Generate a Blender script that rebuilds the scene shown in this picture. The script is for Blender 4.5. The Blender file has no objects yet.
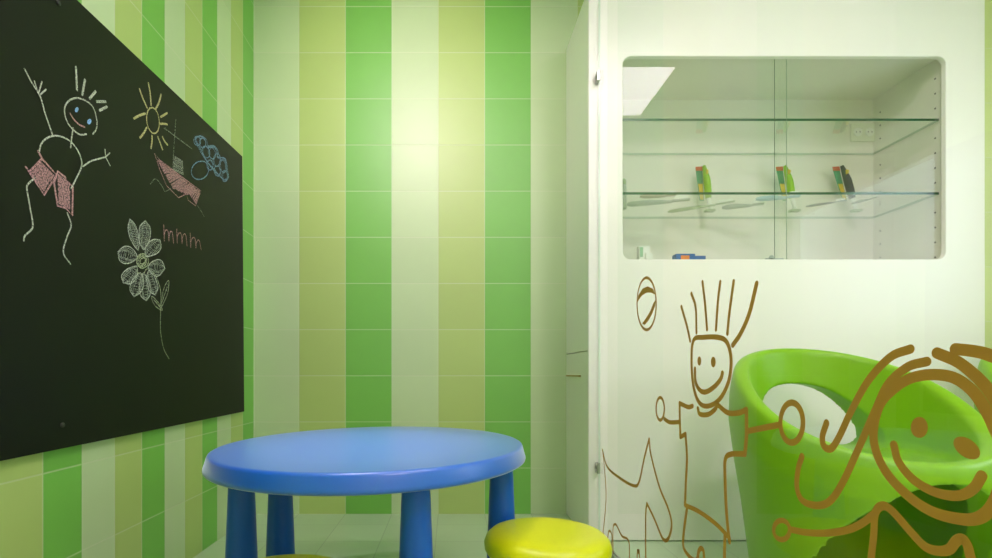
import bpy, bmesh, math, random
from mathutils import Vector, Matrix
random.seed(7)
SC = bpy.context.scene
COL = SC.collection
PI = math.pi

# ------------------------------------------------------------------ measures
F, PX, PY, CH = 510.0, 451.0, 373.5, 0.70       # focal length (px), principal point, camera height (m)
D_WALL, X_LEFT, X_RIGHT, Y_REAR, Z_CEIL = 2.539, -0.9786, 2.62, -2.0, 2.65
TILE, TILE_Z = 0.2310, 0.2297
Y_CAB = 2.125                                    # front face of the cabinet
X_GLASS = 0.617                                  # glass partition, running from the cabinet towards the viewer

# ------------------------------------------------------------------ helpers
def s2l(c):
    return tuple(((v/255.0)/12.92 if v/255.0 <= 0.04045 else ((v/255.0+0.055)/1.055)**2.4) for v in c) + (1.0,)

def tag(o, label=None, cat=None, group=None, kind=None):
    if label: o['label'] = label
    if cat: o['category'] = cat
    if group: o['group'] = group
    if kind: o['kind'] = kind
    return o

def thing(name, label, cat, loc=(0, 0, 0), group=None, rz=0):
    o = bpy.data.objects.new(name, None); COL.objects.link(o)
    o.location = loc; o.rotation_euler = (0, 0, rz); o.empty_display_size = 0.1
    return tag(o, label, cat, group)

def obj(name, bm, mat, parent=None, smooth=False, bevel=0, seg=2, label=None):
    bmesh.ops.recalc_face_normals(bm, faces=bm.faces)
    me = bpy.data.meshes.new(name); bm.to_mesh(me); bm.free()
    o = bpy.data.objects.new(name, me); COL.objects.link(o)
    for m in (mat if isinstance(mat, (list, tuple)) else [mat]): me.materials.append(m)
    if smooth:
        for p in me.polygons: p.use_smooth = True
    if bevel:
        b = o.modifiers.new('bevel', 'BEVEL'); b.width = bevel; b.segments = seg; b.limit_method = 'ANGLE'
        b.harden_normals = False
    if parent: o.parent = parent
    if label: o['label'] = label
    return o

def add_box(bm, x0, x1, y0, y1, z0, z1, mi=0):
    v = [bm.verts.new(p) for p in ((x0,y0,z0),(x1,y0,z0),(x1,y1,z0),(x0,y1,z0),(x0,y0,z1),(x1,y0,z1),(x1,y1,z1),(x0,y1,z1))]
    fs = [bm.faces.new([v[i] for i in q]) for q in ((3,2,1,0),(4,5,6,7),(0,1,5,4),(1,2,6,5),(2,3,7,6),(3,0,4,7))]
    for f in fs: f.material_index = mi
    return fs

def box(*a):
    bm = bmesh.new(); add_box(bm, *a); return bm

def add_lathe(bm, prof, seg=64, c=(0, 0, 0), closed_ends=True):
    rings = []
    for r, z in prof:
        if r < 1e-6: rings.append([bm.verts.new((c[0], c[1], c[2]+z))])
        else: rings.append([bm.verts.new((c[0]+r*math.cos(2*PI*k/seg), c[1]+r*math.sin(2*PI*k/seg), c[2]+z)) for k in range(seg)])
    for a, b in zip(rings, rings[1:]):
        for k in range(seg):
            k2 = (k+1) % seg
            q = ([a[0]] if len(a) == 1 else [a[k], a[k2]]) + ([b[0]] if len(b) == 1 else [b[k2], b[k]])
            if len(q) > 2: bm.faces.new(q)

def lathe(prof, seg=64, c=(0, 0, 0)):
    bm = bmesh.new(); add_lathe(bm, prof, seg, c); return bm

def add_prism(bm, pts, fn0, fn1):
    a = [bm.verts.new(fn0(p)) for p in pts]; b = [bm.verts.new(fn1(p)) for p in pts]
    bm.faces.new(a); bm.faces.new(list(reversed(b)))
    n = len(pts)
    for i in range(n): bm.faces.new((a[i], b[i], b[(i+1) % n], a[(i+1) % n]))

def add_tube(bm, pts, rad, seg=10):
    rings = []; pts = [Vector(p) for p in pts]
    for i, p in enumerate(pts):
        t = (pts[min(i+1, len(pts)-1)] - pts[max(i-1, 0)]).normalized()
        u = t.cross(Vector((0, 0, 1)));  u = u if u.length > 1e-3 else t.cross(Vector((1, 0, 0)))
        u.normalize(); w = t.cross(u)
        r = rad[i] if isinstance(rad, (list, tuple)) else rad
        rings.append([bm.verts.new(p + u*r*math.cos(2*PI*k/seg) + w*r*math.sin(2*PI*k/seg)) for k in range(seg)])
    for a, b in zip(rings, rings[1:]):
        for k in range(seg): bm.faces.new((a[k], a[(k+1) % seg], b[(k+1) % seg], b[k]))
    bm.faces.new(rings[0]); bm.faces.new(list(reversed(rings[-1])))

def catmull(pts, n=8, closed=False):
    P = [Vector(p) for p in pts]
    if len(P) < 3 and not closed:
        return [P[0].lerp(P[-1], i/n) for i in range(n+1)]
    out = []; N = len(P)
    for i in range(N if closed else N-1):
        p1, p2 = P[i], P[(i+1) % N]
        p0 = P[i-1] if (closed or i > 0) else p1*2-p2
        p3 = P[(i+2) % N] if (closed or i+2 < N) else p2*2-p1
        for k in range(n):
            t = k/n
            out.append(0.5*((2*p1)+(p2-p0)*t+(2*p0-5*p1+4*p2-p3)*t*t+(3*p1-p0-3*p2+p3)*t**3))
    out.append(P[0].copy() if closed else P[-1].copy())
    return out

# ------------------------------------------------------------------ materials
def new_mat(name):
    m = bpy.data.materials.new(name); m.use_nodes = True
    nt = m.node_tree
    return m, nt, nt.nodes['Principled BSDF']

def N(nt, typ, **kw):
    n = nt.nodes.new(typ)
    for k, v in kw.items(): setattr(n, k, v)
    return n

def plain(name, rgb, rough=0.5, noise=0.0, scale=30, bump=0.0, metallic=0.0, spec=0.5):
    m, nt, b = new_mat(name)
    c = s2l(rgb)
    b.inputs['Roughness'].default_value = rough; b.inputs['Metallic'].default_value = metallic
    b.inputs['Specular IOR Level'].default_value = spec
    tc = N(nt, 'ShaderNodeTexCoord'); nz = N(nt, 'ShaderNodeTexNoise'); nz.inputs['Scale'].default_value = scale
    nz.inputs['Detail'].default_value = 4
    nt.links.new(tc.outputs['Object'], nz.inputs['Vector'])
    rp = N(nt, 'ShaderNodeValToRGB')
    rp.color_ramp.elements[0].position = 0.3; rp.color_ramp.elements[1].position = 0.7
    rp.color_ramp.elements[0].color = tuple(v*(1-noise) for v in c[:3])+(1,)
    rp.color_ramp.elements[1].color = tuple(min(1, v*(1+noise)) for v in c[:3])+(1,)
    nt.links.new(nz.outputs['Fac'], rp.inputs['Fac']); nt.links.new(rp.outputs['Color'], b.inputs['Base Color'])
    if bump:
        bp = N(nt, 'ShaderNodeBump'); bp.inputs['Strength'].default_value = bump; bp.inputs['Distance'].default_value = 0.002
        nt.links.new(nz.outputs['Fac'], bp.inputs['Height']); nt.links.new(bp.outputs['Normal'], b.inputs['Normal'])
    return m

def M(nt, op, a, b=None, c=None):
    n = N(nt, 'ShaderNodeMath', operation=op)
    for i, v in enumerate((a, b, c)):
        if v is None: continue
        if isinstance(v, (int, float)): n.inputs[i].default_value = v
        else: nt.links.new(v, n.inputs[i])
    return n.outputs[0]

def tile_mat(name, axis, origin, pitch, sign, order, zo=0.0, zpitch=TILE_Z, vaxis='Z', rough=0.46, grout=(214, 220, 190), gw=0.0020, bump=0.25, spec=1.0):
    """glazed wall tiles in vertical stripes; order = three colours, repeating from origin along axis*sign"""
    m, nt, b = new_mat(name)
    tc = N(nt, 'ShaderNodeTexCoord'); sp = N(nt, 'ShaderNodeSeparateXYZ'); nt.links.new(tc.outputs['Object'], sp.inputs[0])
    u = M(nt, 'DIVIDE', M(nt, 'MULTIPLY', M(nt, 'SUBTRACT', sp.outputs[axis], origin), sign), pitch)
    v = M(nt, 'DIVIDE', M(nt, 'SUBTRACT', sp.outputs[vaxis], zo), zpitch)
    cu = M(nt, 'FLOOR', u); cv = M(nt, 'FLOOR', v)
    idx = M(nt, 'FLOORED_MODULO', cu, 3.0)
    rp = N(nt, 'ShaderNodeValToRGB'); rp.color_ramp.interpolation = 'CONSTANT'
    els = rp.color_ramp.elements
    els[0].position = 0.0; els[0].color = s2l(order[0]); els[1].position = 0.33; els[1].color = s2l(order[1])
    e = els.new(0.66); e.color = s2l(order[2])
    nt.links.new(M(nt, 'DIVIDE', M(nt, 'ADD', idx, 0.3), 3.0), rp.inputs['Fac'])
    cx = N(nt, 'ShaderNodeCombineXYZ'); nt.links.new(cu, cx.inputs[0]); nt.links.new(cv, cx.inputs[1])
    wn = N(nt, 'ShaderNodeTexWhiteNoise', noise_dimensions='2D'); nt.links.new(cx.outputs[0], wn.inputs['Vector'])
    nz = N(nt, 'ShaderNodeTexNoise'); nz.inputs['Scale'].default_value = 9; nt.links.new(tc.outputs['Object'], nz.inputs['Vector'])
    var = M(nt, 'ADD', M(nt, 'MULTIPLY_ADD', wn.outputs['Value'], 0.05, 0.955), M(nt, 'MULTIPLY', nz.outputs['Fac'], 0.04))
    mul = N(nt, 'ShaderNodeMix', data_type='RGBA', blend_type='MULTIPLY'); mul.inputs['Factor'].default_value = 1
    vc = N(nt, 'ShaderNodeCombineColor'); [nt.links.new(var, vc.inputs[i]) for i in range(3)]
    nt.links.new(rp.outputs['Color'], mul.inputs['A']); nt.links.new(vc.outputs['Color'], mul.inputs['B'])
    def edge(c, p):
        fr = M(nt, 'FRACT', c); d = M(nt, 'MULTIPLY', M(nt, 'MINIMUM', fr, M(nt, 'SUBTRACT', 1.0, fr)), p)
        return d
    dmin = M(nt, 'MINIMUM', edge(u, pitch), edge(v, zpitch))
    g = N(nt, 'ShaderNodeMapRange'); g.inputs['From Min'].default_value = gw*0.6; g.inputs['From Max'].default_value = gw*1.5
    nt.links.new(dmin, g.inputs['Value'])
    mx = N(nt, 'ShaderNodeMix', data_type='RGBA'); nt.links.new(g.outputs['Result'], mx.inputs['Factor'])
    gm = N(nt, 'ShaderNodeMix', data_type='RGBA'); gm.inputs['Factor'].default_value = 0.55
    gm.inputs['A'].default_value = s2l(grout); nt.links.new(mul.outputs['Result'], gm.inputs['B'])
    nt.links.new(gm.outputs['Result'], mx.inputs['A']); nt.links.new(mul.outputs['Result'], mx.inputs['B'])
    nt.links.new(mx.outputs['Result'], b.inputs['Base Color'])
    b.inputs['Roughness'].default_value = rough; b.inputs['Specular IOR Level'].default_value = spec
    bp = N(nt, 'ShaderNodeBump'); bp.inputs['Strength'].default_value = bump; bp.inputs['Distance'].default_value = 0.0015
    nt.links.new(g.outputs['Result'], bp.inputs['Height']); nt.links.new(bp.outputs['Normal'], b.inputs['Normal'])
    return m

def glass_mat(name, tint=(0.95, 0.98, 0.95), gain=1.0):
    """thin clear sheet: Fresnel mirror over a tinted see-through body"""
    m = bpy.data.materials.new(name); m.use_nodes = True; nt = m.node_tree; nt.nodes.clear()
    out = N(nt, 'ShaderNodeOutputMaterial'); mix = N(nt, 'ShaderNodeMixShader')
    tr = N(nt, 'ShaderNodeBsdfTransparent'); tr.inputs[0].default_value = tuple(tint)+(1,)
    gl = N(nt, 'ShaderNodeBsdfGlossy'); gl.inputs['Roughness'].default_value = 0.0; gl.inputs['Color'].default_value = (1, 1, 1, 1)
    fr = N(nt, 'ShaderNodeFresnel'); fr.inputs['IOR'].default_value = 1.5
    ge = N(nt, 'ShaderNodeNewGeometry')
    fac = M(nt, 'MULTIPLY', M(nt, 'MULTIPLY', fr.outputs[0], M(nt, 'SUBTRACT', 1.0, ge.outputs['Backfacing'])), gain)
    fac = M(nt, 'MINIMUM', fac, 1.0)
    nt.links.new(fac, mix.inputs[0]); nt.links.new(tr.outputs[0], mix.inputs[1]); nt.links.new(gl.outputs[0], mix.inputs[2])
    nt.links.new(mix.outputs[0], out.inputs['Surface'])
    return m

def chalk_mat(name, rgb, dens=0.55):
    m, nt, b = new_mat(name)
    b.inputs['Base Color'].default_value = s2l(rgb); b.inputs['Roughness'].default_value = 1.0
    b.inputs['Specular IOR Level'].default_value = 0.0
    tc = N(nt, 'ShaderNodeTexCoord'); nz = N(nt, 'ShaderNodeTexNoise'); nz.inputs['Scale'].default_value = 260; nz.inputs['Detail'].default_value = 3
    nt.links.new(tc.outputs['Object'], nz.inputs['Vector'])
    mr = N(nt, 'ShaderNodeMapRange'); mr.inputs['From Min'].default_value = 0.35; mr.inputs['From Max'].default_value = 0.62
    mr.inputs['To Min'].default_value = max(0, dens-0.35); mr.inputs['To Max'].default_value = min(1, dens+0.35)
    nt.links.new(nz.outputs['Fac'], mr.inputs['Value']); nt.links.new(mr.outputs['Result'], b.inputs['Alpha'])
    return m

def emit_mat(name, rgb, strength):
    m, nt, b = new_mat(name)
    b.inputs['Base Color'].default_value = (0.8, 0.8, 0.8, 1)
    b.inputs['Emission Color'].default_value = tuple(rgb)+(1,); b.inputs['Emission Strength'].default_value = strength
    return m

PALE, OLIVE, GREEN = (193, 214, 164), (177, 200, 114), (116, 187, 72)
MT = {}
MT['tile_back'] = tile_mat('green striped tiles', 'X', -0.7566-TILE, TILE, 1.0, (PALE, OLIVE, GREEN))
MT['tile_left'] = tile_mat('green striped side tiles', 'Y', 2.5275, 0.1305, -1.0, (GREEN, OLIVE, PALE))
MT['tile_right'] = tile_mat('green striped right tiles', 'Y', D_WALL, TILE, -1.0, ((224, 228, 170), GREEN, PALE))
MT['floor'] = tile_mat('pale green floor tiles', 'X', -0.7566-TILE, TILE, 1.0, ((188, 208, 172), (186, 207, 170), (190, 209, 174)),
                       zo=D_WALL-0.18, zpitch=0.2310, vaxis='Y', rough=0.28, grout=(120, 132, 112), gw=0.0014, bump=0.1, spec=0.4)
MT['white_wall'] = plain('white paint', (236, 238, 230), 0.8, 0.01, 12, 0.05)
MT['ceiling'] = plain('white ceiling paint', (240, 241, 236), 0.9, 0.01, 8, 0.05)
MT['laminate'] = plain('white laminate', (248, 245, 238), 0.30, 0.006, 5)
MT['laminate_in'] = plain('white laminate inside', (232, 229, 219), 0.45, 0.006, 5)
MT['blue'] = plain('blue plastic', (0, 92, 196), 0.34, 0.02, 180, 0.04, spec=0.5)
MT['blue_top'] = plain('matt textured blue plastic', (0, 96, 200), 0.42, 0.02, 180, 0.06, spec=0.5)
_b = MT['blue_top'].node_tree.nodes['Principled BSDF']; _b.inputs['Sheen Weight'].default_value = 0.6; _b.inputs['Sheen Roughness'].default_value = 0.35; _b.inputs['Sheen Tint'].default_value = (0.80, 0.90, 1.0, 1); _b.inputs['Coat Weight'].default_value = 0.9; _b.inputs['Coat Roughness'].default_value = 0.3
MT['yellow'] = plain('yellow green plastic', (214, 220, 0), 0.36, 0.02, 180, 0.04)
MT['lime'] = plain('lime green plastic', (128, 184, 0), 0.40, 0.02, 120, 0.04, spec=0.4)
MT['board'] = plain('dark green chalkboard', (12, 17, 7), 0.50, 0.10, 3.0, 0.0, spec=0.26)
MT['steel'] = plain('brushed steel', (170, 172, 165), 0.3, 0.05, 60, 0, 1.0)
MT['dark'] = plain('dark gap', (46, 50, 42), 0.6, 0.02, 40)
MT['wood'] = plain('brown wood edge', (190, 156, 96), 0.5, 0.1, 25)
MT['decal'] = plain('ochre vinyl', (200, 142, 50), 0.55, 0.02, 40)
MT['glass'] = glass_mat('partition glass', (0.975, 0.985, 0.965), 0.8)
MT['pane'] = glass_mat('cabinet glass', (0.982, 0.99, 0.978), 0.85)
MT['shelf_glass'] = glass_mat('shelf glass', (0.96, 0.985, 0.965), 1.3)
MT['glass_edge'] = plain('green glass edge', (26, 78, 56), 0.15, 0.05, 30)
MT['pane_edge'] = plain('grey green glass edge', (92, 112, 92), 0.2, 0.05, 30)
MT['far_edge'] = plain('faint glass edge', (172, 190, 170), 0.2, 0.05, 30)
MT['edge_light'] = plain('pale glass edge', (214, 232, 214), 0.2, 0.02, 30)
MT['chalk_white'] = chalk_mat('white chalk', (214, 220, 200), 0.62)
MT['chalk_soft'] = chalk_mat('soft white chalk', (190, 198, 178), 0.34)
MT['chalk_pink'] = chalk_mat('pink chalk', (214, 166, 164), 0.62)
MT['chalk_pinkfill'] = chalk_mat('pink chalk rubbing', (204, 160, 158), 0.58)
MT['chalk_yellow'] = chalk_mat('yellow chalk', (214, 204, 150), 0.7)
MT['chalk_blue'] = chalk_mat('blue chalk', (136, 166, 190), 0.6)
MT['chalk_eye'] = chalk_mat('bright blue chalk', (150, 194, 244), 0.9)
MT['chalk_green'] = chalk_mat('greenish chalk', (184, 194, 156), 0.6)

# ------------------------------------------------------------------ the room
def struct(name, bm, mat):
    return tag(obj(name, bm, mat), kind='structure')
W = 0.12
struct('floor', box(X_LEFT-W, X_RIGHT+W, Y_REAR-W, D_WALL+W, -0.1, 0), MT['floor'])
struct('ceiling', box(X_LEFT-W, X_RIGHT+W, Y_REAR-W, D_WALL+W, Z_CEIL, Z_CEIL+0.1), MT['ceiling'])
struct('wall_back', box(X_LEFT-W, X_RIGHT+W, D_WALL, D_WALL+W, 0, Z_CEIL), MT['tile_back'])
struct('wall_left', box(X_LEFT-W, X_LEFT, Y_REAR-W, D_WALL, 0, Z_CEIL), MT['tile_left'])
MT['tile_return'] = tile_mat('olive tiles beside the cabinet', 'X', 2.238, TILE, 1.0, ((206, 216, 146), GREEN, PALE))
struct('wall_return', box(2.238, X_RIGHT, Y_CAB+.02, D_WALL, 0, Z_CEIL), MT['tile_return'])
WY0, WY1, WZ0, WZ1 = 0.30, 1.66, 0.95, 1.95
bm = bmesh.new()
add_box(bm, X_RIGHT, X_RIGHT+W, Y_REAR-W, WY0, 0, Z_CEIL); add_box(bm, X_RIGHT, X_RIGHT+W, WY1, D_WALL, 0, Z_CEIL)
add_box(bm, X_RIGHT, X_RIGHT+W, WY0, WY1, 0, WZ0); add_box(bm, X_RIGHT, X_RIGHT+W, WY0, WY1, WZ1, Z_CEIL)
struct('wall_right', bm, MT['tile_right'])
bm = bmesh.new(); X_ = X_RIGHT+.03; h_ = .045
for a in ((WY0, WY0+h_, WZ0, WZ1), (WY1-h_, WY1, WZ0, WZ1), (WY0+h_, WY1-h_, WZ0, WZ0+h_), (WY0+h_, WY1-h_, WZ1-h_, WZ1)):
    add_box(bm, X_, X_+.05, a[0], a[1], a[2], a[3])
wf = struct('window_1', bm, MT['laminate'])
obj('pane', box(X_+.02, X_+.026, WY0+h_, WY1-h_, WZ0+h_, WZ1-h_), MT['glass'], wf)
struct('wall_front', box(X_LEFT, X_RIGHT, Y_REAR-W, Y_REAR, 0, Z_CEIL), MT['white_wall'])

# ------------------------------------------------------------------ lamps of the room and added fill lamps
def panel_light(label, x0, x1, y0, y1, strength, rgb=(1.0, 0.985, 0.93)):
    t = thing('ceiling_light', label, 'ceiling light', ((x0+x1)/2, (y0+y1)/2, Z_CEIL))
    hx, hy = (x1-x0)/2, (y1-y0)/2
    bm = bmesh.new()
    for a in ((-hx-.02, hx+.02, -hy-.02, -hy), (-hx-.02, hx+.02, hy, hy+.02), (-hx-.02, -hx, -hy, hy), (hx, hx+.02, -hy, hy)):
        add_box(bm, a[0], a[1], a[2], a[3], -0.014, 0.0)
    obj('frame', bm, MT['white_wall'], t)
    obj('diffuser', box(-hx, hx, -hy, hy, -0.010, -0.002), emit_mat('lit diffuser', rgb, strength), t)
    return t
LAMP = (1.0, 0.82, 0.96)
panel_light('square ceiling light panel above the green tub chairs', 0.82, 1.42, 0.49, 1.10, 18.5, LAMP)
panel_light('added fill light panel above the near edge of the blue table', -0.50, 0.10, 0.49, 1.10, 11.0, LAMP)  # added panel, brightens the table and left wall
panel_light('added fill light panel behind the viewer, nearer the window wall', 1.00, 1.60, -1.10, -0.49, 31.0, LAMP)  # unseen fill panel, added to lift the cabinet front

def spotlight(label, p, target, watt, rgb, deg, soft):
    t = thing('ceiling_spotlight', label, 'spotlight', (p[0], p[1], Z_CEIL))
    P = Vector((p[0], p[1], Z_CEIL-0.16)); ax = (Vector(target)-P).normalized()
    bm = bmesh.new(); add_tube(bm, [(0, 0, 0), (0, 0, -0.1)], 0.012, 12); obj('stem', bm, MT['steel'], t, True)
    bm = bmesh.new(); q = Vector((0, 0, -0.13))
    add_tube(bm, [q-ax*0.06, q-ax*0.055, q+ax*0.005], [0.02, 0.035, 0.042], 24); obj('lamp_head', bm, MT['steel'], t, True)
    ld = bpy.data.lights.new('spot', 'SPOT'); ld.energy = watt; ld.color = rgb; ld.spot_size = math.radians(deg); ld.spot_blend = 1.0; ld.shadow_soft_size = soft
    lo = bpy.data.objects.new('spot_lamp', ld); COL.objects.link(lo); lo.location = P+ax*0.06
    lo.rotation_euler = ax.to_track_quat('-Z', 'Y').to_euler()
spotlight('small ceiling spotlight aimed at the striped back wall', (-0.22, 1.05), (-0.22, D_WALL, 1.9), 58, (1.0, 0.85, 0.86), 86, 0.03)
spotlight('added fill spotlight pointing straight down at the blue table', (-0.26, 1.42), (-0.26, 1.43, 0.5), 200, (0.96, 0.88, 1.0), 31, 0.12)  # downlight added only to brighten the tabletop

wd = bpy.data.worlds.new('World'); SC.world = wd; wd.use_nodes = True
wd.node_tree.nodes['Background'].inputs[0].default_value = (0.74, 0.86, 1.0, 1); wd.node_tree.nodes['Background'].inputs[1].default_value = 4.4

# ------------------------------------------------------------------ drawn strokes on upright planes (X = const)
def plane_pt(x, y, X):
    """photo point on the plane X = const -> (Y, z)"""
    d = abs(X)*F/abs(x-PX)
    return Vector((d, CH-(y-PY)*d/F))

class Strokes:
    def __init__(self, X, side):
        self.bm = bmesh.new(); self.X = X; self.side = side; self.n = 0
    def _x(self):
        self.n += 1
        return self.X + self.side*0.00004*(self.n % 12)
    def ribbon(self, pts, w, closed=False, n=8, smooth=True, jitter=0.0, mi=0):
        P = [Vector((p[0], p[1])) for p in pts]
        if smooth: P = catmull(P, n, closed)
        elif closed: P = P+[P[0]]
        Q = [plane_pt(p.x, p.y, self.X) for p in P]
        w *= getattr(self, 'k', 1.0)
        if jitter: Q = [q+Vector((random.uniform(-jitter, jitter), random.uniform(-jitter, jitter))) for q in Q]
        R = [Q[0]]
        for q in Q[1:]:
            if (q-R[-1]).length > 0.0008: R.append(q)
        if len(R) < 2: return
        X = self._x(); L = []; Rr = []
        for i, q in enumerate(R):
            a = R[max(i-1, 0)]; b = R[min(i+1, len(R)-1)]
            if closed and i in (0, len(R)-1): a, b = R[-2], R[1]
            t = (b-a).normalized(); nrm = Vector((-t.y, t.x))
            ww = w*0.5
            L.append(self.bm.verts.new((X, (q+nrm*ww).x, (q+nrm*ww).y))); Rr.append(self.bm.verts.new((X, (q-nrm*ww).x, (q-nrm*ww).y)))
        for i in range(len(R)-1):
            f = self.bm.faces.new((L[i], L[i+1], Rr[i+1], Rr[i])); f.material_index = mi
        if not closed:
            for q, t in ((R[0], (R[0]-R[1])), (R[-1], (R[-1]-R[-2]))):
                t = t.normalized(); a0 = math.atan2(t.y, t.x); vs = []
                for k in range(9):
                    a = a0-PI/2+PI*k/8
                    vs.append(self.bm.verts.new((X, q.x+math.cos(a)*w*0.5, q.y+math.sin(a)*w*0.5)))
                f = self.bm.faces.new(vs); f.material_index = mi
    def fill(self, pts, mi=0, smooth=False):
        P = catmull([Vector(p) for p in pts], 6, True)[:-1] if smooth else [Vector(p) for p in pts]
        X = self._x(); vs = []
        for p in P:
            q = plane_pt(p.x, p.y, self.X); vs.append(self.bm.verts.new((X, q.x, q.y)))
        f = self.bm.faces.new(vs); f.material_index = mi
        bmesh.ops.triangulate(self.bm, faces=[f])
    def disc(self, x, y, rx, ry, ang=0, mi=0):
        c, s = math.cos(ang), math.sin(ang)
        self.fill([(x+rx*math.cos(a)*c-ry*math.sin(a)*s, y+rx*math.cos(a)*s+ry*math.sin(a)*c) for a in [2*PI*k/20 for k in range(20)]], mi)
    def ring(self, x, y, rx, ry, w, ang=0, mi=0, jitter=0):
        c, s = math.cos(ang), math.sin(ang)
        self.ribbon([(x+rx*math.cos(a)*c-ry*math.sin(a)*s, y+rx*math.cos(a)*s+ry*math.sin(a)*c) for a in [2*PI*k/12 for k in range(12)]], w, True, 4, jitter=jitter, mi=mi)
    def hatch(self, a0, a1, b0, b1, n, w, mi=0):
        """zigzag between edge a0-a1 and edge b0-b1"""
        pts = []
        for i in range(n):
            t = (i+random.uniform(-.25, .25))/(n-1); t = min(max(t, 0), 1)
            p = Vector(a0).lerp(Vector(a1), t); q = Vector(b0).lerp(Vector(b1), t)
            p, q = p.lerp(q, random.uniform(0, .06)), q.lerp(p, random.uniform(0, .06))
            pts += [p, q] if i % 2 else [q, p]
        self.ribbon(pts, w, smooth=False, mi=mi)
    def done(self, name, mats, parent, label=None):
        for f in self.bm.faces:
            f.normal_update()
            if f.normal.x*self.side < 0: f.normal_flip()
        me = bpy.data.meshes.new(name); self.bm.to_mesh(me); self.bm.free()
        o = bpy.data.objects.new(name, me); COL.objects.link(o); o.parent = parent
        o.matrix_parent_inverse = Matrix.Translation(-parent.location)
        for m in mats: me.materials.append(m)
        if label: o['label'] = label
        return o

def wpart(o, parent):
    """a part built in world coordinates, kept where it stands"""
    o.parent = parent; o.matrix_parent_inverse = Matrix.Translation(-parent.location); return o

# ------------------------------------------------------------------ chalkboard
XB = -0.955
board = thing('chalkboard', 'large dark green chalkboard with childish chalk drawings on the left tiled wall', 'chalkboard', (X_LEFT, 1.4, 0.52))
bm = bmesh.new()
def ztop(y): return 1.694+0.038*(y-2.33)
def zbot(y): return 0.524+0.008*(y-2.33)
v = []
for x in (X_LEFT+0.002, XB):
    for y, zf in ((0.5, zbot), (2.358, zbot), (2.336, ztop), (0.5, ztop)): v.append(bm.verts.new((x, y, zf(y))))
for q in ((3,2,1,0), (4,5,6,7), (0,1,5,4), (1,2,6,5), (2,3,7,6), (3,0,4,7)): bm.faces.new([v[i] for i in q])
wpart(obj('panel', bm, MT['board'], bevel=0.002), board)
for px, py in ((58, 3), (62, 425)):
    q = plane_pt(px, py, XB)
    bm = bmesh.new(); add_tube(bm, [(XB-0.001, q.x, q.y), (XB+0.003, q.x, q.y), (XB+0.004, q.x, q.y)], [0.006, 0.006, 0.004], 14)
    wpart(obj('mounting_screw', bm, MT['dark'], smooth=True), board)
XC = XB+0.0012
def S():
    q = Strokes(XC, 1); q.k = 0.76; return q
# figure with raised arm
s = S(); w = 0.0052
s.ribbon([(24.5,68.8),(32,83),(40,96),(45,113),(52.5,134.6)], w)
for a, b in (((34.4,81),(37.8,92.5)), ((42,81.7),(38.7,92.5)), ((46,89.5),(39.6,95)), ((105.5,157),(105,149.5)), ((105.5,157),(109.7,153)), ((105.5,157),(110,165.6))):
    s.ribbon([a, b], 0.0046)
s.ribbon([(38.7,152.7),(41.7,143),(49.5,136.8),(60,136.3),(71,142),(78.7,152.7),(81.7,164.7),(76.6,177.6),(71,188.4)], w)
s.ribbon([(73,128),(71.5,138),(70.5,147.5)], w)
s.ribbon([(92.7,133.9),(96,129.4),(96.8,121.3),(93.5,108.4),(87,101.6),(77.4,98),(69.4,100.3),(64.8,106.8),(64.8,114.8),(67.7,123),(73.4,130),(79.8,134.5),(86.3,134.2)], w)
for a, b in (((75.8,67.3),(76.8,89.8)), ((85,80),(82.3,94.7)), ((95.5,91.5),(89.7,98.4)), ((96.8,101.6),(105.6,101.6)), ((106.8,106.8),(99.7,110.3))):
    s.ribbon([a, b], 0.0088)
s.ribbon([(82.9,166.4),(90.4,161.4),(98,159),(105.5,157)], w)
s.ribbon([(34.6,178),(27,185.7),(28,196),(30,207.8),(32.6,226.7),(25,235.5),(23.8,240.5)], w)
s.ribbon([(67.3,212.9),(71,225.4),(66.5,238),(63.3,252.6),(70.3,263.9)], w)
s.disc(76.6,109.7,1.6,2.6,0.3,1); s.disc(89.2,121.6,2.0,2.8,0.3,1)
s.ribbon([(70,113.5),(74,119.7),(79,124.5),(84.4,127)], 0.0055, mi=2)
s.ribbon([(38,151.3),(42,158.8),(56.5,175),(44,194.8),(28.8,172),(42,158.8)], 0.0075, smooth=False, mi=2)
s.ribbon([(25.6,167),(30,173)], 0.006, mi=2)
s.hatch((40,162),(30.5,173),(54,176),(44.5,191), 13, 0.007, 3)
s.ribbon([(57.8,171.4),(65.8,177.7),(66,181),(72.8,186.5),(72.3,215.4),(66,208),(57.7,205.8),(54,182.7)], 0.0075, closed=True, smooth=False, mi=2)
s.hatch((57,174),(58.5,203),(70,184),(70.5,209), 15, 0.007, 3)
s.done('chalk_figure', [MT['chalk_white'], MT['chalk_eye'], MT['chalk_pink'], MT['chalk_pinkfill']], board, 'white chalk figure with raised arm and pink shorts')
# sun
s = S(); s.ring(153,120.5,6.2,13,0.0058,-0.12, jitter=0.0006)
for a, b in (((139.6,89.4),(147,107.6)), ((148.4,83.4),(151,105)), ((161,94.7),(155.7,109)), ((167,113),(160.5,117)), ((167,124.3),(160.5,123.8)),
             ((145,113.5),(134,118.4)), ((140,137.7),(146.6,127.8)), ((150.9,148),(152,135.9)), ((162.4,149.3),(157.8,137)), ((162.4,137),(167.3,144.7))):
    m_ = ((a[0]+b[0])/2+random.uniform(-.6, .6), (a[1]+b[1])/2+random.uniform(-.6, .6)); s.ribbon([a, m_, b], 0.0088)
s.done('chalk_sun', [MT['chalk_yellow']], board, 'yellow chalk sun with rays')
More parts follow.
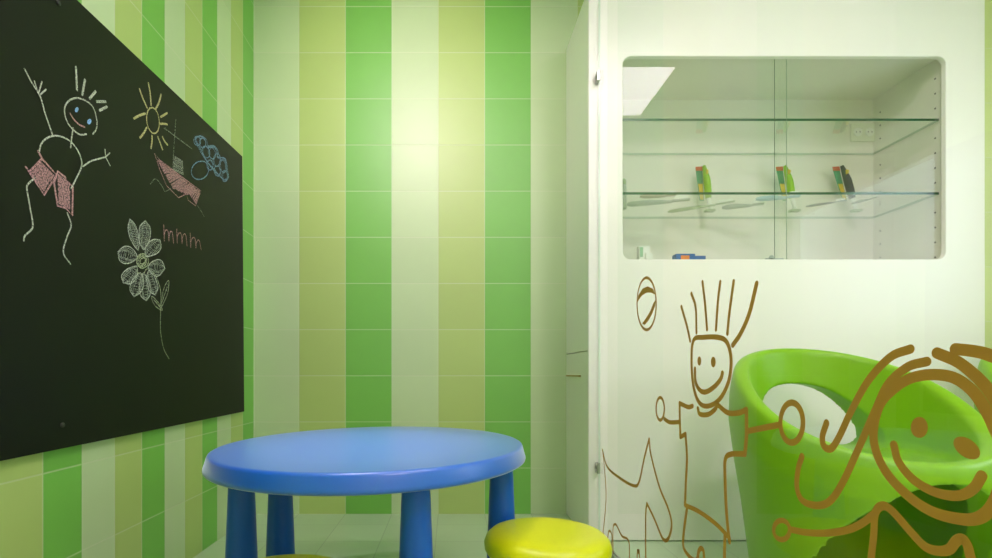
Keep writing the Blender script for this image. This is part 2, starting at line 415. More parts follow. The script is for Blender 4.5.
# boat
s = S()
s.ribbon([(175.9,119.7),(174,145),(173,168)], 0.004, mi=1); s.ribbon([(163.8,127.8),(178,138.5),(192,148.8)], 0.004, mi=1)
s.hatch((174.5,156),(172.4,169.5),(183,161.4),(184,175), 9, 0.006, 1)
s.ribbon([(154.4,153.3),(159.7,160),(173,170),(184.7,178.9),(200.9,191),(195.5,205.8),(188,200),(186.6,193.7),(178.5,197.7),(166.5,185.6),(159.7,169.5)], 0.004, closed=True, smooth=False)
s.hatch((157,160),(172,188),(166,165),(184,179), 12, 0.009, 2); s.hatch((172,188),(186,194),(184,179),(200,191), 9, 0.009, 2); s.hatch((187,192),(195,203),(192,186),(200,193), 7, 0.009, 2)
s.ribbon([(150.3,184),(155.7,178.9),(162.4,187),(165,191.5),(170.5,188.3)], 0.0034, mi=1); s.ribbon([(197.4,205.8),(201,211),(204,216.5)], 0.0034, mi=1)
s.done('chalk_boat', [MT['chalk_pink'], MT['chalk_soft'], MT['chalk_pinkfill']], board, 'pink chalk sailing boat')
# cloud
s = S(); cl = [(320,258),(335,248),(355,258),(362,285),(385,285),(400,305),(400,325),(425,330),(432,360),(440,400),(425,410),(400,385),(390,375),(365,345),(345,315),(330,285)]
cl = [(110+a/3.72, 70+b/3.72) for a, b in cl]
for k in range(3): s.ribbon([(a+random.uniform(-1, 1), b+random.uniform(-1, 1)) for a, b in cl], 0.0048, True, 5)
for x, y, rx, ry in ((197.5,141,3.4,4.5), (203,143,3,5), (206,152,3.4,6), (212,153,3.4,6), (217,160,3.4,6.5), (223,166,3.2,6.5), (225,176,2.8,5.5), (217,171,3,5), (210,165,3,5)):
    for k in range(2): s.ring(x+random.uniform(-.6, .6), y, rx, ry, 0.0042, random.uniform(-.3, .1), jitter=0.0008)
for k in range(3): s.ring(200.2+random.uniform(-.5, .5), 170.3, 8.2, 9.6, 0.0042, 0.6, jitter=0.001)
s.done('chalk_cloud', [MT['chalk_blue']], board, 'blue chalk cloud')
# flower
s = S(); fx = lambda a, b: (100+a/3.483, 205+b/3.483)
def petal(base, tip, hw, n=3, fillit=False):
    b, t_ = Vector(fx(*base)), Vector(fx(*tip)); ax_ = (t_-b); L = ax_.length; ax_.normalize(); nr = Vector((-ax_.y, ax_.x)); hw /= 3.483
    prof = [(0, .1), (.2, .7), (.5, 1), (.8, .85), (1, .05)]
    for k in range(n):
        f = 1-k*0.2
        loop = [b+ax_*L*u+nr*hw*f*wd_ for u, wd_ in prof]+[b+ax_*L*u-nr*hw*f*wd_ for u, wd_ in reversed(prof)]
        loop = [p+Vector((random.uniform(-.4, .4), random.uniform(-.4, .4))) for p in loop]
        s.ribbon(loop, 0.0036, True, 4, mi=0 if k == 0 else 1)
    s.hatch(b+nr*hw*.6+ax_*L*.15, t_+nr*hw*.5-ax_*L*.1, b-nr*hw*.6+ax_*L*.15, t_-nr*hw*.5-ax_*L*.1, 14 if fillit else 8, 0.0034, 1)
for base, tip, hw, fl in (((132,155),(104,52),13,True), ((152,152),(158,56),17,True), ((160,178),(208,122),19,False), ((168,215),(224,222),24,False), ((170,230),(192,312),15,False),
                      ((152,240),(160,332),16,False), ((140,238),(118,318),18,False), ((128,215),(82,272),20,False), ((128,185),(62,165),25,False)):
    petal(base, tip, hw*1.18, 4, fl)
for k in range(4):
    x, y = fx(147, 195); s.ring(x+random.uniform(-.5, .5), y, 6.0-k*1.2, 7.2-k*1.3, 0.0042, 0.2*k, mi=2, jitter=0.0008)
s.ribbon([fx(*p) for p in ((130,235),(150,240),(165,222),(190,240),(205,275),(212,310),(211,370),(211,440),(222,500),(240,535))], 0.0042, mi=2)
for lp in ([(213,355),(221,295),(239,263),(236,305),(217,350)], [(181,318),(203,340),(217,366),(196,355),(183,336)]):
    s.ribbon([fx(*p) for p in lp], 0.0038, True, 6, mi=2)
s.hatch(fx(216,340), fx(236,275), fx(224,310), fx(238,285), 7, 0.0034, 2)
s.hatch(fx(186,330), fx(212,360), fx(196,338), fx(206,350), 7, 0.0034, 2)
s.done('chalk_flower', [MT['chalk_white'], MT['chalk_soft'], MT['chalk_green']], board, 'white chalk flower on a long stem')
s = S()
for m_s in ([(222,70),(223,98),(224,126),(224,104),(229,88),(236,90),(239,108),(240,128),(241,106),(246,92),(252,98),(256,132)],
            [(267,84),(268,108),(269,134),(269,112),(275,98),(282,100),(285,118),(286,137),(287,116),(292,102),(299,106),(303,142)],
            [(314,98),(315,124),(316,148),(317,126),(323,114),(330,116),(333,132),(334,150),(336,132),(341,122),(347,128),(352,156)]):
    s.ribbon([fx(*p) for p in m_s], 0.0046, n=5)
s.done('chalk_scribble', [MT['chalk_pink']], board, 'pink chalk zigzag scribble')

# ------------------------------------------------------------------ blue round table
TC = (-0.225, 1.45)
tab = thing('round_table', 'round blue plastic children\'s table with four tapered legs', 'table', (TC[0], TC[1], 0))
TOPX = 0.012
top = [(r*.994, z+.003) for r, z in [(0, .5010), (.30, .5010), (.400, .5010), (.4065, .5003), (.4105, .498), (.4126, .4935), (.4160, .481), (.4195, .469), (.4205, .464), (.4195, .460), (.415, .457), (.385, .456), (.38, .460), (0, .460)]]
bm = lathe(top, 128)
ua = Vector((math.cos(math.radians(68)), math.sin(math.radians(68)), 0))       # the top is a little longer one way
for v_ in bm.verts:
    v_.co += ua*(v_.co.dot(ua)*0.115); v_.co.x += TOPX
obj('tabletop', bm, MT['blue_top'], tab, True)
for px, d in ((241.5, 1.38), (280.5, 1.60), (416.0, 1.14), (501.5, 1.46)):
    x = (px-PX)/F*d
    lp = [(0, .462), (.026, .462), (.031, .450), (.0325, .43), (.0405, .22), (.0475, .03), (.0475, .008), (.043, 0), (0, 0)]
    obj('leg', lathe(lp, 40, (x-TC[0], d-TC[1], 0)), MT['blue'], tab, True)

# ------------------------------------------------------------------ yellow-green stools
def stool(label, x, y, rz):
    t = thing('stool', label, 'stool', (x, y, 0), 'yellow green stools at the blue table', rz)
    pr = [(0, .3100), (.08, .3097), (.120, .307), (.140, .301), (.1515, .290), (.1565, .276), (.155, .262), (.149, .252), (.138, .247), (0, .247)]
    obj('seat', lathe(pr, 96), MT['yellow'], t, True)
    for k in range(4):
        a = PI/4+k*PI/2; c = (math.cos(a)*.098, math.sin(a)*.098, 0)
        obj('leg', lathe([(0, .250), (.024, .250), (.028, .246), (.031, .15), (.036, .02), (.036, .006), (.032, 0), (0, 0)], 32, c), MT['yellow'], t, True)
    return t
stool('yellow-green round stool at the right end of the blue table', 0.2395, 1.275, 0.3)
stool('yellow-green round stool tucked under the left side of the blue table', -0.335, 0.988, 0.1)

# ------------------------------------------------------------------ display cabinet
cab = thing('display_cabinet', 'tall white cabinet with a glazed display window and glass shelves against the back wall', 'cabinet', (1.4, 2.33, 0))
CX0, CX1, CZ = 0.573, 2.225, 2.31
YB = D_WALL-0.003
def cpart(name, bm, mat, **kw): return wpart(obj(name, bm, mat, **kw), cab)
# front panel with rounded window opening
OX0, OX1, OZ0, OZ1, OR = 0.716, 2.062, 1.176, 2.022, 0.034
def rrect(x0, x1, z0, z1, r, n=8):
    p = []
    for cx_, cz_, a0 in ((x1-r, z1-r, 0), (x0+r, z1-r, PI/2), (x0+r, z0+r, PI), (x1-r, z0+r, 1.5*PI)):
        for k in range(n+1):
            a = a0+PI/2*k/n; p.append((cx_+r*math.cos(a), cz_+r*math.sin(a)))
    return p
inner = rrect(OX0, OX1, OZ0, OZ1, OR); n_ = 9
X0f, X1f, Z0f, Z1f = CX0, CX1, 0.004, CZ
outer = []
for i, (x, z) in enumerate(inner):
    c = i//n_; k = i % n_
    cor = [(X1f, Z1f), (X0f, Z1f), (X0f, Z0f), (X1f, Z0f)][c]
    sx = [x if k > 4 else X1f, x if k < 4 else X0f, x if k > 4 else X0f, x if k < 4 else X1f][c]
    sz = [z if k < 4 else Z1f, z if k > 4 else Z1f, z if k < 4 else Z0f, z if k > 4 else Z0f][c]
    outer.append(cor if k == 4 else (sx, sz))
bm = bmesh.new(); ring = []
for y in (Y_CAB, Y_CAB+0.022):
    ring.append(([bm.verts.new((x, y, z)) for x, z in inner], [bm.verts.new((x, y, z)) for x, z in outer]))
m_ = len(inner)
for i in range(m_):
    j = (i+1) % m_
    bm.faces.new((ring[0][0][i], ring[0][0][j], ring[0][1][j], ring[0][1][i])); bm.faces.new((ring[1][0][i], ring[1][1][i], ring[1][1][j], ring[1][0][j]))
    bm.faces.new((ring[0][0][i], ring[1][0][i], ring[1][0][j], ring[0][0][j])); bm.faces.new((ring[0][1][i], ring[0][1][j], ring[1][1][j], ring[1][1][i]))
cpart('front_panel', bm, MT['laminate'], bevel=0.003)
Y1 = Y_CAB+0.0225
cpart('side_panel', box(CX0, CX0+.02, Y1, YB, 0.797, CZ), MT['laminate'], bevel=0.0015)
cpart('side_panel', box(CX0, CX0+.02, Y1, YB, 0.004, 0.7935), MT['laminate'], bevel=0.0015)
cpart('side_panel', box(CX1-.02, CX1, Y1, YB, 0.004, CZ), MT['laminate'])
cpart('plinth', box(CX0+.02, CX1-.02, Y_CAB+.06, YB-.02, 0, 0.06), MT['dark'])
cpart('top_panel', box(CX0+.02, CX1-.02, Y1, YB, CZ-.02, CZ), MT['laminate'])
cpart('side_pull', box(CX0-.010, CX0+.004, 2.25, 2.50, 0.686, 0.692), MT['wood'], label='thin brown pull on the white side')
# display compartment
IX0, IX1, IZ0, IZ1, IYB = 0.665, 2.083, 1.165, 2.050, 2.515
cpart('back_panel', box(IX0-.02, IX1+.02, IYB, IYB+.015, IZ0-.02, IZ1+.02), MT['laminate_in'])
cpart('inner_side', box(IX0-.02, IX0, Y1, IYB, IZ0, IZ1), MT['laminate_in'])
cpart('inner_ceiling', box(IX0-.02, IX1+.02, Y1, IYB, IZ1, IZ1+.02), MT['laminate_in'])
cpart('inner_floor', box(IX0-.02, IX1+.02, Y1, IYB, IZ0-.02, IZ0), MT['laminate_in'])
bm = box(IX1, IX1+.02, Y1, IYB, IZ0, IZ1); nf_ = len(bm.faces)
for yy in (2.194, 2.475):
    z = 1.20
    while z < 2.02:
        if min(abs(z-1.471), abs(z-1.785)) > .02:
            add_tube(bm, [(IX1-.0006, yy, z), (IX1+.001, yy, z)], 0.0038, 10)
        z += 0.064
for f in list(bm.faces)[nf_:]: f.material_index = 1
cpart('inner_side', bm, [MT['laminate_in'], MT['dark']])
Z1S, Z2S = 1.782, 1.468
for zs in (Z1S, Z2S):
    bm = bmesh.new()
    add_box(bm, IX0+.001, IX1-.002, 2.175, IYB-.002, zs-.0052, zs+.0052)
    bm.normal_update()
    for f in bm.faces:
        if f.normal.y < -.5: f.material_index = 1
        elif abs(f.normal.z) < .5: f.material_index = 2
    sh = cpart('glass_shelf', bm, [MT['shelf_glass'], MT['glass_edge'], MT['far_edge']])
for x0, x1, y in ((0.690, 1.423, 2.163), (1.366, 2.078, 2.153)):
    bm = bmesh.new(); add_box(bm, x0, x1, y-.002, y+.002, IZ0+.001, IZ1-.004)
    bm.normal_update()
    for f in bm.faces:
        if abs(f.normal.x) > .5 or abs(f.normal.z) > .5: f.material_index = 1
    cpart('sliding_glass_door', bm, [MT['pane'], MT['far_edge'] if x0 < 1 else MT['pane_edge']])
bm = bmesh.new(); add_box(bm, 1.325, 1.40, 2.1475, 2.1505, 1.178, 1.186); add_tube(bm, [(1.35, 2.1475, 1.187), (1.35, 2.150, 1.187)], 0.011, 16)
cpart('door_lock', bm, MT['steel'], label='small metal lock')

# ------------------------------------------------------------------ goods in the cabinet
def cmat(n, c, r=.4): return plain(n, c, r, 0.04, 60)
K = {'card_teal': cmat('teal card', (86, 158, 120)), 'card_red': cmat('red card', (204, 92, 60)), 'card_yellow': cmat('yellow card', (226, 196, 70)),
     'green': cmat('green grip', (140, 190, 20)), 'black': cmat('black grip', (40, 46, 50)), 'white': cmat('white plastic', (236, 238, 232)),
     'grey': cmat('grey plastic', (158, 168, 156)), 'brown': cmat('brown plastic', (178, 160, 144)), 'blue': cmat('pale blue plastic', (146, 182, 200)),
     'olive': cmat('sage plastic', (156, 174, 138)), 'deep_blue': cmat('blue carton', (30, 92, 170)), 'orange': cmat('orange print', (236, 130, 60)), 'mint': cmat('mint print', (150, 190, 160)),
     'cream': cmat('cream plastic', (222, 226, 204)), 'dgrey': cmat('dark grey plastic', (120, 132, 132))}
SHZ = Z2S+0.0057
def brush_pack(label, px, grip, lean=0.10):
    d = 2.44; x = (px-PX)/F*d
    t = thing('toothbrush_pack', label, 'toothbrush', (x, d, SHZ), 'upright toothbrush packs on the lower glass shelf')
    # tilted card behind, thick toothbrush grip in front
    def card(name, q, y0, y1, mat):
        bm = bmesh.new(); add_prism(bm, q, lambda p: (p[0], y0, p[1]), lambda p: (p[0], y1, p[1])); return obj(name, bm, mat, t)
    sh = lambda x, z: x+lean*(.22-z)/.22
    card('backing_card', [(sh(-.026, .218), .218), (sh(.006, .220), .220), (sh(.006, .06), .06), (sh(-.014, .06), .06)], .020, .022, K['card_teal'])
    card('card_header', [(sh(-.027, .222), .222), (sh(.006, .224), .224), (sh(.006, .204), .204), (sh(-.026, .204), .204)], .0165, .0195, K['card_red'])
    card('card_print', [(sh(-.018, .140), .140), (sh(.002, .140), .140), (sh(.002, .065), .065), (sh(-.012, .065), .065)], .0165, .0195, K['card_yellow'])
    P = [(sh(0.007, .222), .004, .222), (sh(0.011, .19), .002, .19), (sh(0.015, .15), 0, .15), (sh(0.017, .10), 0, .10), (sh(0.017, .065), 0, .065)]
    bm = bmesh.new(); add_tube(bm, P, [.007, .012, .0165, .0165, .013], 16); obj('handle', bm, grip, t, True)
    bm = bmesh.new(); add_tube(bm, [P[-1], (sh(.022, .03), 0, .03), (sh(.022, .008), 0, .010)], [.010, .009, .012], 14); obj('brush_neck', bm, K['white'], t, True)
    bm = bmesh.new(); add_box(bm, lean-.002, lean+.042, -.014, .014, 0, .010); obj('stand', bm, K['olive'], t, bevel=.002)
    bm = bmesh.new(); add_tube(bm, [(P[1][0]-.003, -.012, .186), (P[1][0]+.003, -.012, .186)], .011, 12); obj('label_dot', bm, K['card_yellow'], t)
    return t
brush_pack('green-handled toothbrush pack standing behind the left sliding glass', 703, K['green'], 0.012)
brush_pack('green-handled toothbrush pack standing at the overlap of the sliding glass doors', 784, K['green'], 0.03)
brush_pack('black-handled toothbrush pack standing on the lower glass shelf', 841, K['black'], 0.052)
t = thing('toothbrush_tube', 'grey-green upright toothbrush tube at the left edge of the display window', 'toothbrush', ((623.5-PX)/F*2.40, 2.40, SHZ))
obj('tube', lathe([(0, .0), (.013, .0), (.014, .01), (.013, .10), (.011, .115), (0, .115)], 20), K['grey'], t, True)
obj('cap', lathe([(0, .115), (.012, .115), (.012, .135), (.008, .142), (0, .142)], 20), K['olive'], t, True)

def shelf_xy(px, py):
    d = (SHZ+.006-CH)*F/(PY-py); return Vector(((px-PX)/F*d, d))
def lying_brush(label, a, b, mat, r=.008, dz=0.0):
    A, B = shelf_xy(*a), shelf_xy(*b); v = B-A; L = v.length
    t = thing('toothbrush', label, 'toothbrush', (A.x, A.y, SHZ+dz), 'toothbrushes lying on the lower glass shelf', math.atan2(v.y, v.x))
    bm = bmesh.new(); add_tube(bm, [(0, 0, r), (.02, 0, r), (L*.35, 0, r), (L*.55, 0, r*.8), (L*.72, 0, r*.6)], [r*.5, r*.95, r, r*.75, r*.45], 12); obj('handle', bm, mat, t, True)
    bm = bmesh.new(); add_box(bm, L*.72, L, -r*.8, r*.8, r*.55, r*1.15); obj('head', bm, mat, t, bevel=.002)
    bm = bmesh.new(); add_box(bm, L*.76, L*.97, -r*.6, r*.6, r*1.15, r*2.6); obj('bristles', bm, K['white'], t)
for a in (('grey toothbrush lying nearest the left end of the lower glass shelf', (627,206), (690,200.5), K['grey'], .013, 0.0),
          ('brown toothbrush lying across the front left of the lower glass shelf', (640,197.5), (676,195.5), K['brown'], .010, 0.0),
          ('sage-green toothbrush lying beside the left upright green pack', (668,212.5), (735,201.5), K['olive'], .009, 0.0),
          ('thick grey toothbrush lying between the two upright green packs', (722,209), (764,204.5), K['grey'], .012, 0.0),
          ('pale blue toothbrush lying beside the middle upright green pack', (756,200.5), (800,197), K['blue'], .012, 0.0),
          ('thin dark grey toothbrush lying left of the black-handled pack', (806,206.5), (846,200), K['dgrey'], .006, 0.0),
          ('thin grey toothbrush lying right of the black-handled pack', (852,203.5), (878,196.5), K['grey'], .006, 0.0)):
    lying_brush(*a)

t = thing('medicine_box', 'small white box standing on the cabinet floor at the left', 'box', (0.852, 2.25, IZ0+.001))
obj('carton', box(-.027, .020, -.014, .014, 0, .094), K['white'], t, bevel=.001)
obj('print', box(-.024, -.010, -.0155, -.0145, .045, .088), K['mint'], t)
obj('flap', box(-.0005, .028, -.024, -.0165, 0, .060), K['white'], t)
t = thing('toothpaste_box', 'blue and orange toothpaste carton lying on the cabinet floor', 'box', (1.05, 2.25, IZ0+.001))
obj('carton', box(-.066, .018, -.02, .02, 0, .058), K['deep_blue'], t, bevel=.001)
obj('print', box(-.045, -.008, -.0215, -.0205, .020, .050), K['orange'], t)
obj('end_flap', box(.0185, .066, -.016, .016, 0, .050), K['deep_blue'], t, bevel=.001)

sx0, sx1 = (849-PX)/F*IYB, (875-PX)/F*IYB
t = thing('wall_socket', 'double power socket on the back of the display cabinet', 'socket', ((sx0+sx1)/2, IYB, 1.885))
obj('plate', box(-.062, .062, -.010, -.0005, -.045, .045), K['cream'], t, bevel=.003)
for xx in (-.029, .029):
    bm = bmesh.new(); add_tube(bm, [(xx, -.0135, 0), (xx, -.010, 0)], .021, 20); so = obj('outlet', bm, K['white'], t)
    bm = bmesh.new(); [add_tube(bm, [(xx+q, -.0145, 0), (xx+q, -.0136, 0)], .003, 8) for q in (-.009, .009)]; obj('pin_holes', bm, MT['dark'], so)

# ------------------------------------------------------------------ glass partition with drawings
gp = thing('glass_partition', 'clear glass screen beside the white cabinet with ochre line drawings of children', 'glass screen', (X_GLASS, 1.2, 0))
bm = bmesh.new(); add_box(bm, X_GLASS-.004, X_GLASS+.004, 0.30, Y_CAB-.004, 0.012, 2.42); bm.normal_update()
for f in bm.faces:
    if abs(f.normal.x) < .5: f.material_index = 1
wpart(obj('pane', bm, [MT['glass'], MT['edge_light']]), gp)
bm = bmesh.new(); add_box(bm, X_GLASS-.010, X_GLASS-.0045, 0.30, Y_CAB-.05, 0, 0.018); add_box(bm, X_GLASS+.0045, X_GLASS+.010, 0.30, Y_CAB-.05, 0, 0.018)
wpart(obj('floor_rail', bm, MT['steel']), gp)
for zc in (1.925, 0.310):
    bm = bmesh.new(); add_box(bm, X_GLASS-.017, X_GLASS-.0045, Y_CAB-.032, Y_CAB-.001, zc-.022, zc+.022)
    add_tube(bm, [(X_GLASS-.021, Y_CAB-.017, zc), (X_GLASS-.016, Y_CAB-.017, zc)], .008, 14)
    wpart(obj('clip', bm, MT['steel'], bevel=.003, label='metal glass clip'), gp)
XD = X_GLASS-.0046
def G(): return Strokes(XD, -1)
r3 = lambda a, b: (675+a/3.49, 270+b/3.49)
# boy
s = G(); w = .0122
for L_ in ([(22,128),(40,190),(53,247)], [(57,82),(72,130),(75,218)], [(96,42),(105,120),(112,207)], [(158,42),(150,110),(143,208)], [(205,40),(190,150),(183,222)]):
    s.ribbon([r3(*p) for p in L_], .0102)
s.ribbon([r3(*p) for p in ((285,48),(260,150),(230,220),(202,262))], .0128)
s.ribbon([r3(*p) for p in ((65,245),(100,235),(150,235),(180,250),(195,300),(192,370),(170,430),(140,465),(105,475),(80,455),(64,400),(58,320))], w, True, 8)
s.disc(699.4,361,1.9,4.6); s.disc(713.4,362,2.4,5.3)
s.ribbon([r3(*p) for p in ((70,345),(72,390),(88,420),(110,425),(140,405),(160,380),(166,360))], .0125)
s.ribbon([(698,408.5),(700,414),(708,414.5),(715,409.5),(717,405.5)], w)
s.ribbon([(692.5,406),(688,407),(679.6,403.2)], w); s.ribbon([(679.6,403.2),(679.8,420),(680.4,437)], w); s.ribbon([(680.4,437),(685.5,434)], w)
s.ribbon([(685.5,434),(687,456.7),(686,480),(685,505)], w); s.ribbon([(685,505),(699.7,512),(716.7,524.6),(729.4,538)], w)
s.ribbon([(729.4,541.6),(726.6,513),(725,475),(725.5,459),(731,454.2),(745,454)], w); s.ribbon([(745,454),(746.6,434),(746.4,410)], w)
s.ribbon([(746.4,409.5),(739.3,412.7),(728,412.7),(717,404)], w)
s.ribbon([(679.8,422),(670,422.2),(664.5,419)], w); s.ring(660.3,408.8,4.1,11.3,.0098)
s.ribbon([(748,431),(763,428),(778.5,425)], .0122); s.ring(791.9,422.6,11.3,20,.0118)
s.ribbon([(687,508),(684,530),(683.3,546),(688,555),(694,560),(697.3,559),(698.8,551),(701.6,548.5),(703.8,554),(704.3,580),(704.5,600)], w)
s.ribbon([(725,533),(724.4,558),(724.2,600)], w)
s.ribbon([(704.5,600),(697,606),(690,611),(690,617),(704,618),(724,618),(724.2,600)], w)
s.done('boy_drawing', [MT['decal']], gp, 'ochre drawing of a boy with spiky hair')
# ball
s = G(); s.ring(646.6,303.8,9.6,26,.0092)
r5 = lambda a, b: (595+a/3.49, 260+b/3.49)
s.fill([r5(*p) for p in ((147,150),(152,122),(166,100),(184,92),(202,100),(211,122),(196,114),(180,114),(164,124),(152,140))])
s.fill([r5(*p) for p in ((164,222),(176,206),(192,180),(204,150),(212,138),(210,160),(200,188),(186,212),(174,226))])
s.done('ball_drawing', [MT['decal']], gp, 'ochre drawing of a striped ball')
# dog
s = G(); w = .0106
s.ribbon([(603,532.6),(605,514),(606,494),(604.6,469.5),(602.4,450)], .0088)
s.ribbon([(602.4,450),(607.4,467),(619.8,478),(633.4,485.6),(639,482),(644.5,457),(649.2,439)], w)
s.ribbon([(649.2,439),(651,455),(659.4,486.8),(668,508),(671.7,524),(668.5,538),(663,538.8),(654.4,519),(647,503.5)], w)
s.ribbon([(647,503.5),(645.7,516),(645.7,558),(645.7,640)], w)
s.ribbon([(603,533),(607,540),(609,531),(612,536),(611,556)], .0088)
s.ribbon([(613.2,557),(613,530),(614.5,524.5),(617,526),(622,536),(628.4,540.5),(629.5,558),(629.7,640)], .0088)
s.ribbon([(629.7,640),(637,640),(637.2,558),(638.3,553),(639.5,558),(640,640),(645.7,640)], .0088)
s.done('dog_drawing', [MT['decal']], gp, 'ochre drawing of a pointed-ear dog')
# girl
s = G(); w = .0145
s.ribbon([(873.5,433),(880,405),(895,388),(912,377.8),(933,374.6),(954,377.8),(971.5,390),(984,407),(994,427),(1003,452),(1001,482),(994,503),(984,515),(971.5,519.5),(954,518),(933,512),(912,499),(890.5,478),(877.7,456)], w, True, 8)
s.ribbon([(910.5,349),(890.5,357),(869,379.7),(852,409.5),(839,437),(831,448.5),(824,446),(822.5,436),(826.5,423)], .0125)
s.ribbon([(927,361.5),(907.6,367),(888,384),(875.6,409.5),(860.7,443.6),(844,480),(831,500),(818,505.5),(803,501),(797,488),(798,470),(802,456.5)], .0125)
s.ribbon([(937,353),(959,362.6),(980,380),(994,398),(1012,430)], .0145); s.ribbon([(955.5,349),(976,351.5),(992,356),(1025,370)], .0145)
s.disc(919.5,427.4,8.6,10.6); s.disc(967,448,15.2,9,0.62)
s.ribbon([(894,445),(899,462),(914,480),(936,492.4),(958.7,495.6),(973.6,488.5),(982,475.8)], .0125)
s.ring(781.8,530,8,9.6,.0098)
s.ribbon([(791.6,529.7),(807,532.5),(826.6,533),(847,530),(862,523.5),(875.6,513)], .0115)
s.ribbon([(871,562),(874,535),(875.4,514),(882,506),(892,510.5),(912,533),(926,547),(940,551),(950,549),(956.6,541),(963,539),(968,546),(972,560),(985,590)], .0125)
s.ribbon([(871,562),(868,590),(864,640)], .0125); s.ribbon([(864,640),(930,655),(1000,650),(985,590)], .0125)
s.done('girl_drawing', [MT['decal']], gp, 'ochre drawing of a long-haired girl')

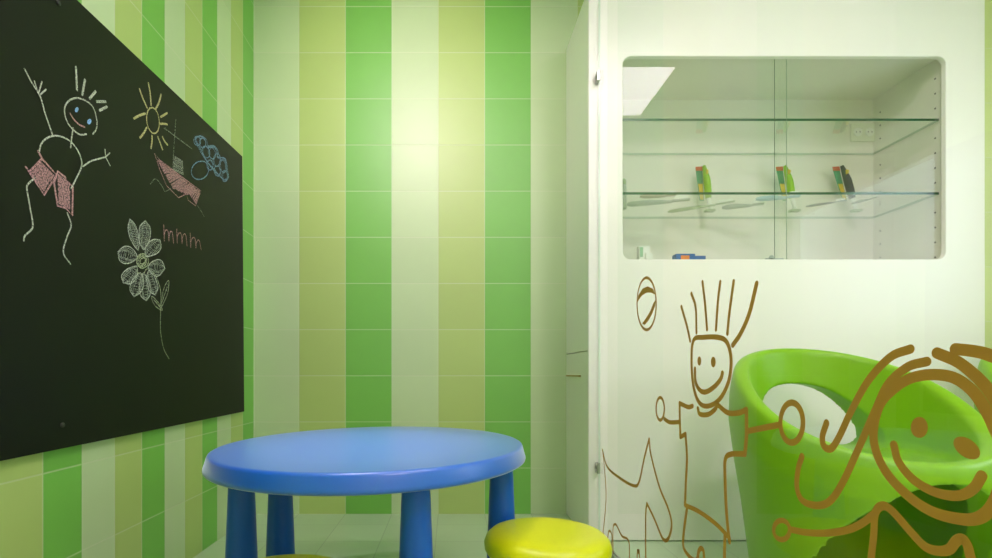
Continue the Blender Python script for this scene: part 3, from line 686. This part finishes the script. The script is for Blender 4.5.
# ------------------------------------------------------------------ lime tub chairs
KS = 0.945
TH, RH, RA, RPH = 0.632, 0.328, 0.167, 1.473
def tub_mesh():
    n = 96
    def rr(th): return RH*(1-0.072*math.cos(2*(th+0.246)))
    def Hh(th): return TH+RA*math.cos(th-RPH)
    seat_z, tk = 0.432, 0.021
    prof = []
    bm = bmesh.new(); rings = []
    def ring(fr, fz):
        rings.append([bm.verts.new((fr(t)*math.cos(t), fr(t)*math.sin(t), fz(t))) for t in [2*PI*k/n for k in range(n)]])
    base_t = 0.034
    # underside, inner face of the outer skin
    for tt, k in ((0.0, .90), (.3, .95), (.62, .99)):
        ring(lambda t, k=k: rr(t)*k-base_t, lambda t, tt=tt: (seat_z-.024)*tt/.62)
    under = list(rings); rings.clear()
    # outer skin upwards
    for tt, k in ((0.0, .90), (.15, .945), (.35, 1.01), (.55, 1.08), (.75, 1.135), (.87, 1.128), (.945, 1.105), (.975, 1.092), (.992, 1.076)):
        ring(lambda t, k=k: rr(t)*k, lambda t, tt=tt: Hh(t)*tt)
    for off, hz in ((.006, 1.0), (.020, 1.003), (.036, 1.0), (.045, .990), (.050, .970)):     # broad flat rim
        ring(lambda t, off=off: rr(t)*1.076-off, lambda t, hz=hz: Hh(t)*hz)
    for u in (.25, .5, .75, .92):        # inner wall
        ring(lambda t, u=u: (rr(t)*1.076-.051)*(1-.13*u), lambda t, u=u: Hh(t)*.96+(seat_z+.012-Hh(t)*.96)*u)
    ring(lambda t: (rr(t)*1.076-.051)*.83, lambda t: seat_z+.003)
    for k in (.7, .45, .2): ring(lambda t, k=k: (rr(t)*1.076-.051)*k, lambda t, k=k: seat_z-.006*(1-k))
    allr = list(reversed(under))+rings
    for a, b in zip(allr, allr[1:]):
        for k in range(n): bm.faces.new((a[k], a[(k+1) % n], b[(k+1) % n], b[k]))
    c = bm.verts.new((0, 0, seat_z-.007)); d = bm.verts.new((0, 0, seat_z-.024))
    for k in range(n):
        bm.faces.new((allr[-1][k], allr[-1][(k+1) % n], c)); bm.faces.new((allr[0][(k+1) % n], allr[0][k], d))
    o = obj('tub_work', bm, MT['lime'])
    cutters = []
    half = [(0, .660), (.06, .653), (.11, .632), (.155, .588), (.188, .530), (.200, .478), (.190, .440), (.15, .422), (0, .418)]
    poly = half+[(-x, z) for x, z in reversed(half[1:-1])]
    poly = [(p.x, p.y) for p in catmull(poly, 4, True)[:-1]]
    bm = bmesh.new(); add_prism(bm, [(x+.030, z) for x, z in poly], lambda p: (p[0], .12, p[1]), lambda p: (p[0]*1.18, .6, p[1])); cutters.append(obj('cut_back', bm, MT['lime']))
    arch = [(.228*math.cos(PI*k/24), .12+.288*math.sin(PI*k/24)) for k in range(25)]
    arch = [(.228, -.1)]+arch+[(-.228, -.1)]
    bm = bmesh.new(); add_prism(bm, [(x-.036, z+.008) for x, z in arch], lambda p: (p[0], -.7, p[1]), lambda p: (p[0], -.10, p[1])); cutters.append(obj('cut_front', bm, MT['lime']))
    for c_ in cutters:
        m = o.modifiers.new('cut', 'BOOLEAN'); m.operation = 'DIFFERENCE'; m.object = c_; m.solver = 'EXACT'
    m = o.modifiers.new('remesh', 'REMESH'); m.mode = 'VOXEL'; m.voxel_size = 0.0065
    m = o.modifiers.new('smooth', 'SMOOTH'); m.factor = .5; m.iterations = 3
    dg = bpy.context.evaluated_depsgraph_get(); dg.update()
    me = bpy.data.meshes.new_from_object(o.evaluated_get(dg)); me.name = 'tub_chair'
    for q in [o]+cutters: bpy.data.objects.remove(q, do_unlink=True)
    zmin = min(v.co.z for v in me.vertices)
    for v in me.vertices: v.co.z -= zmin
    for v in me.vertices:
        v.co.x *= KS; v.co.y *= KS
        v.co.z = CH+(v.co.z-CH)*KS if v.co.z > .25 else v.co.z*(CH+(.25-CH)*KS)/.25
    for p in me.polygons: p.use_smooth = True
    me.materials.clear(); me.materials.append(MT['lime'])
    return me
tm = tub_mesh()
for i, (x, y, lab) in enumerate(((1.318*KS, 1.690*KS, 'lime green plastic tub chair with a hole in its back behind the drawn girl'),
                                 (2.235, 1.70, 'second lime green tub chair behind the drawn girl\'s hair, mostly out of view'))):
    o = bpy.data.objects.new('tub_chair', tm); COL.objects.link(o); o.location = (x, y, 0)
    tag(o, lab, 'armchair', 'lime green tub chairs by the cabinet')

# ------------------------------------------------------------------ camera and colour
cd = bpy.data.cameras.new('camera'); cam = bpy.data.objects.new('camera', cd); COL.objects.link(cam)
cam.location = (0, 0, CH); cam.rotation_euler = (PI/2, 0, 0)
cd.sensor_fit = 'HORIZONTAL'; cd.sensor_width = 36.0; cd.lens = F/992*36.0
cd.shift_x = (496-PX)/992; cd.shift_y = (PY-279)/992
cd.clip_start = 0.02
SC.camera = cam
SC.view_settings.view_transform = 'Standard'; SC.view_settings.look = 'None'; SC.view_settings.gamma = 1.0
SC.view_settings.use_curve_mapping = False
SC.view_settings.exposure = 0.0
SC.cycles.max_bounces = 12; SC.cycles.transparent_max_bounces = 24; SC.cycles.glossy_bounces = 6; SC.cycles.diffuse_bounces = 6
SC.cycles.sample_clamp_indirect = 6.0
SC.cycles.use_denoising = True
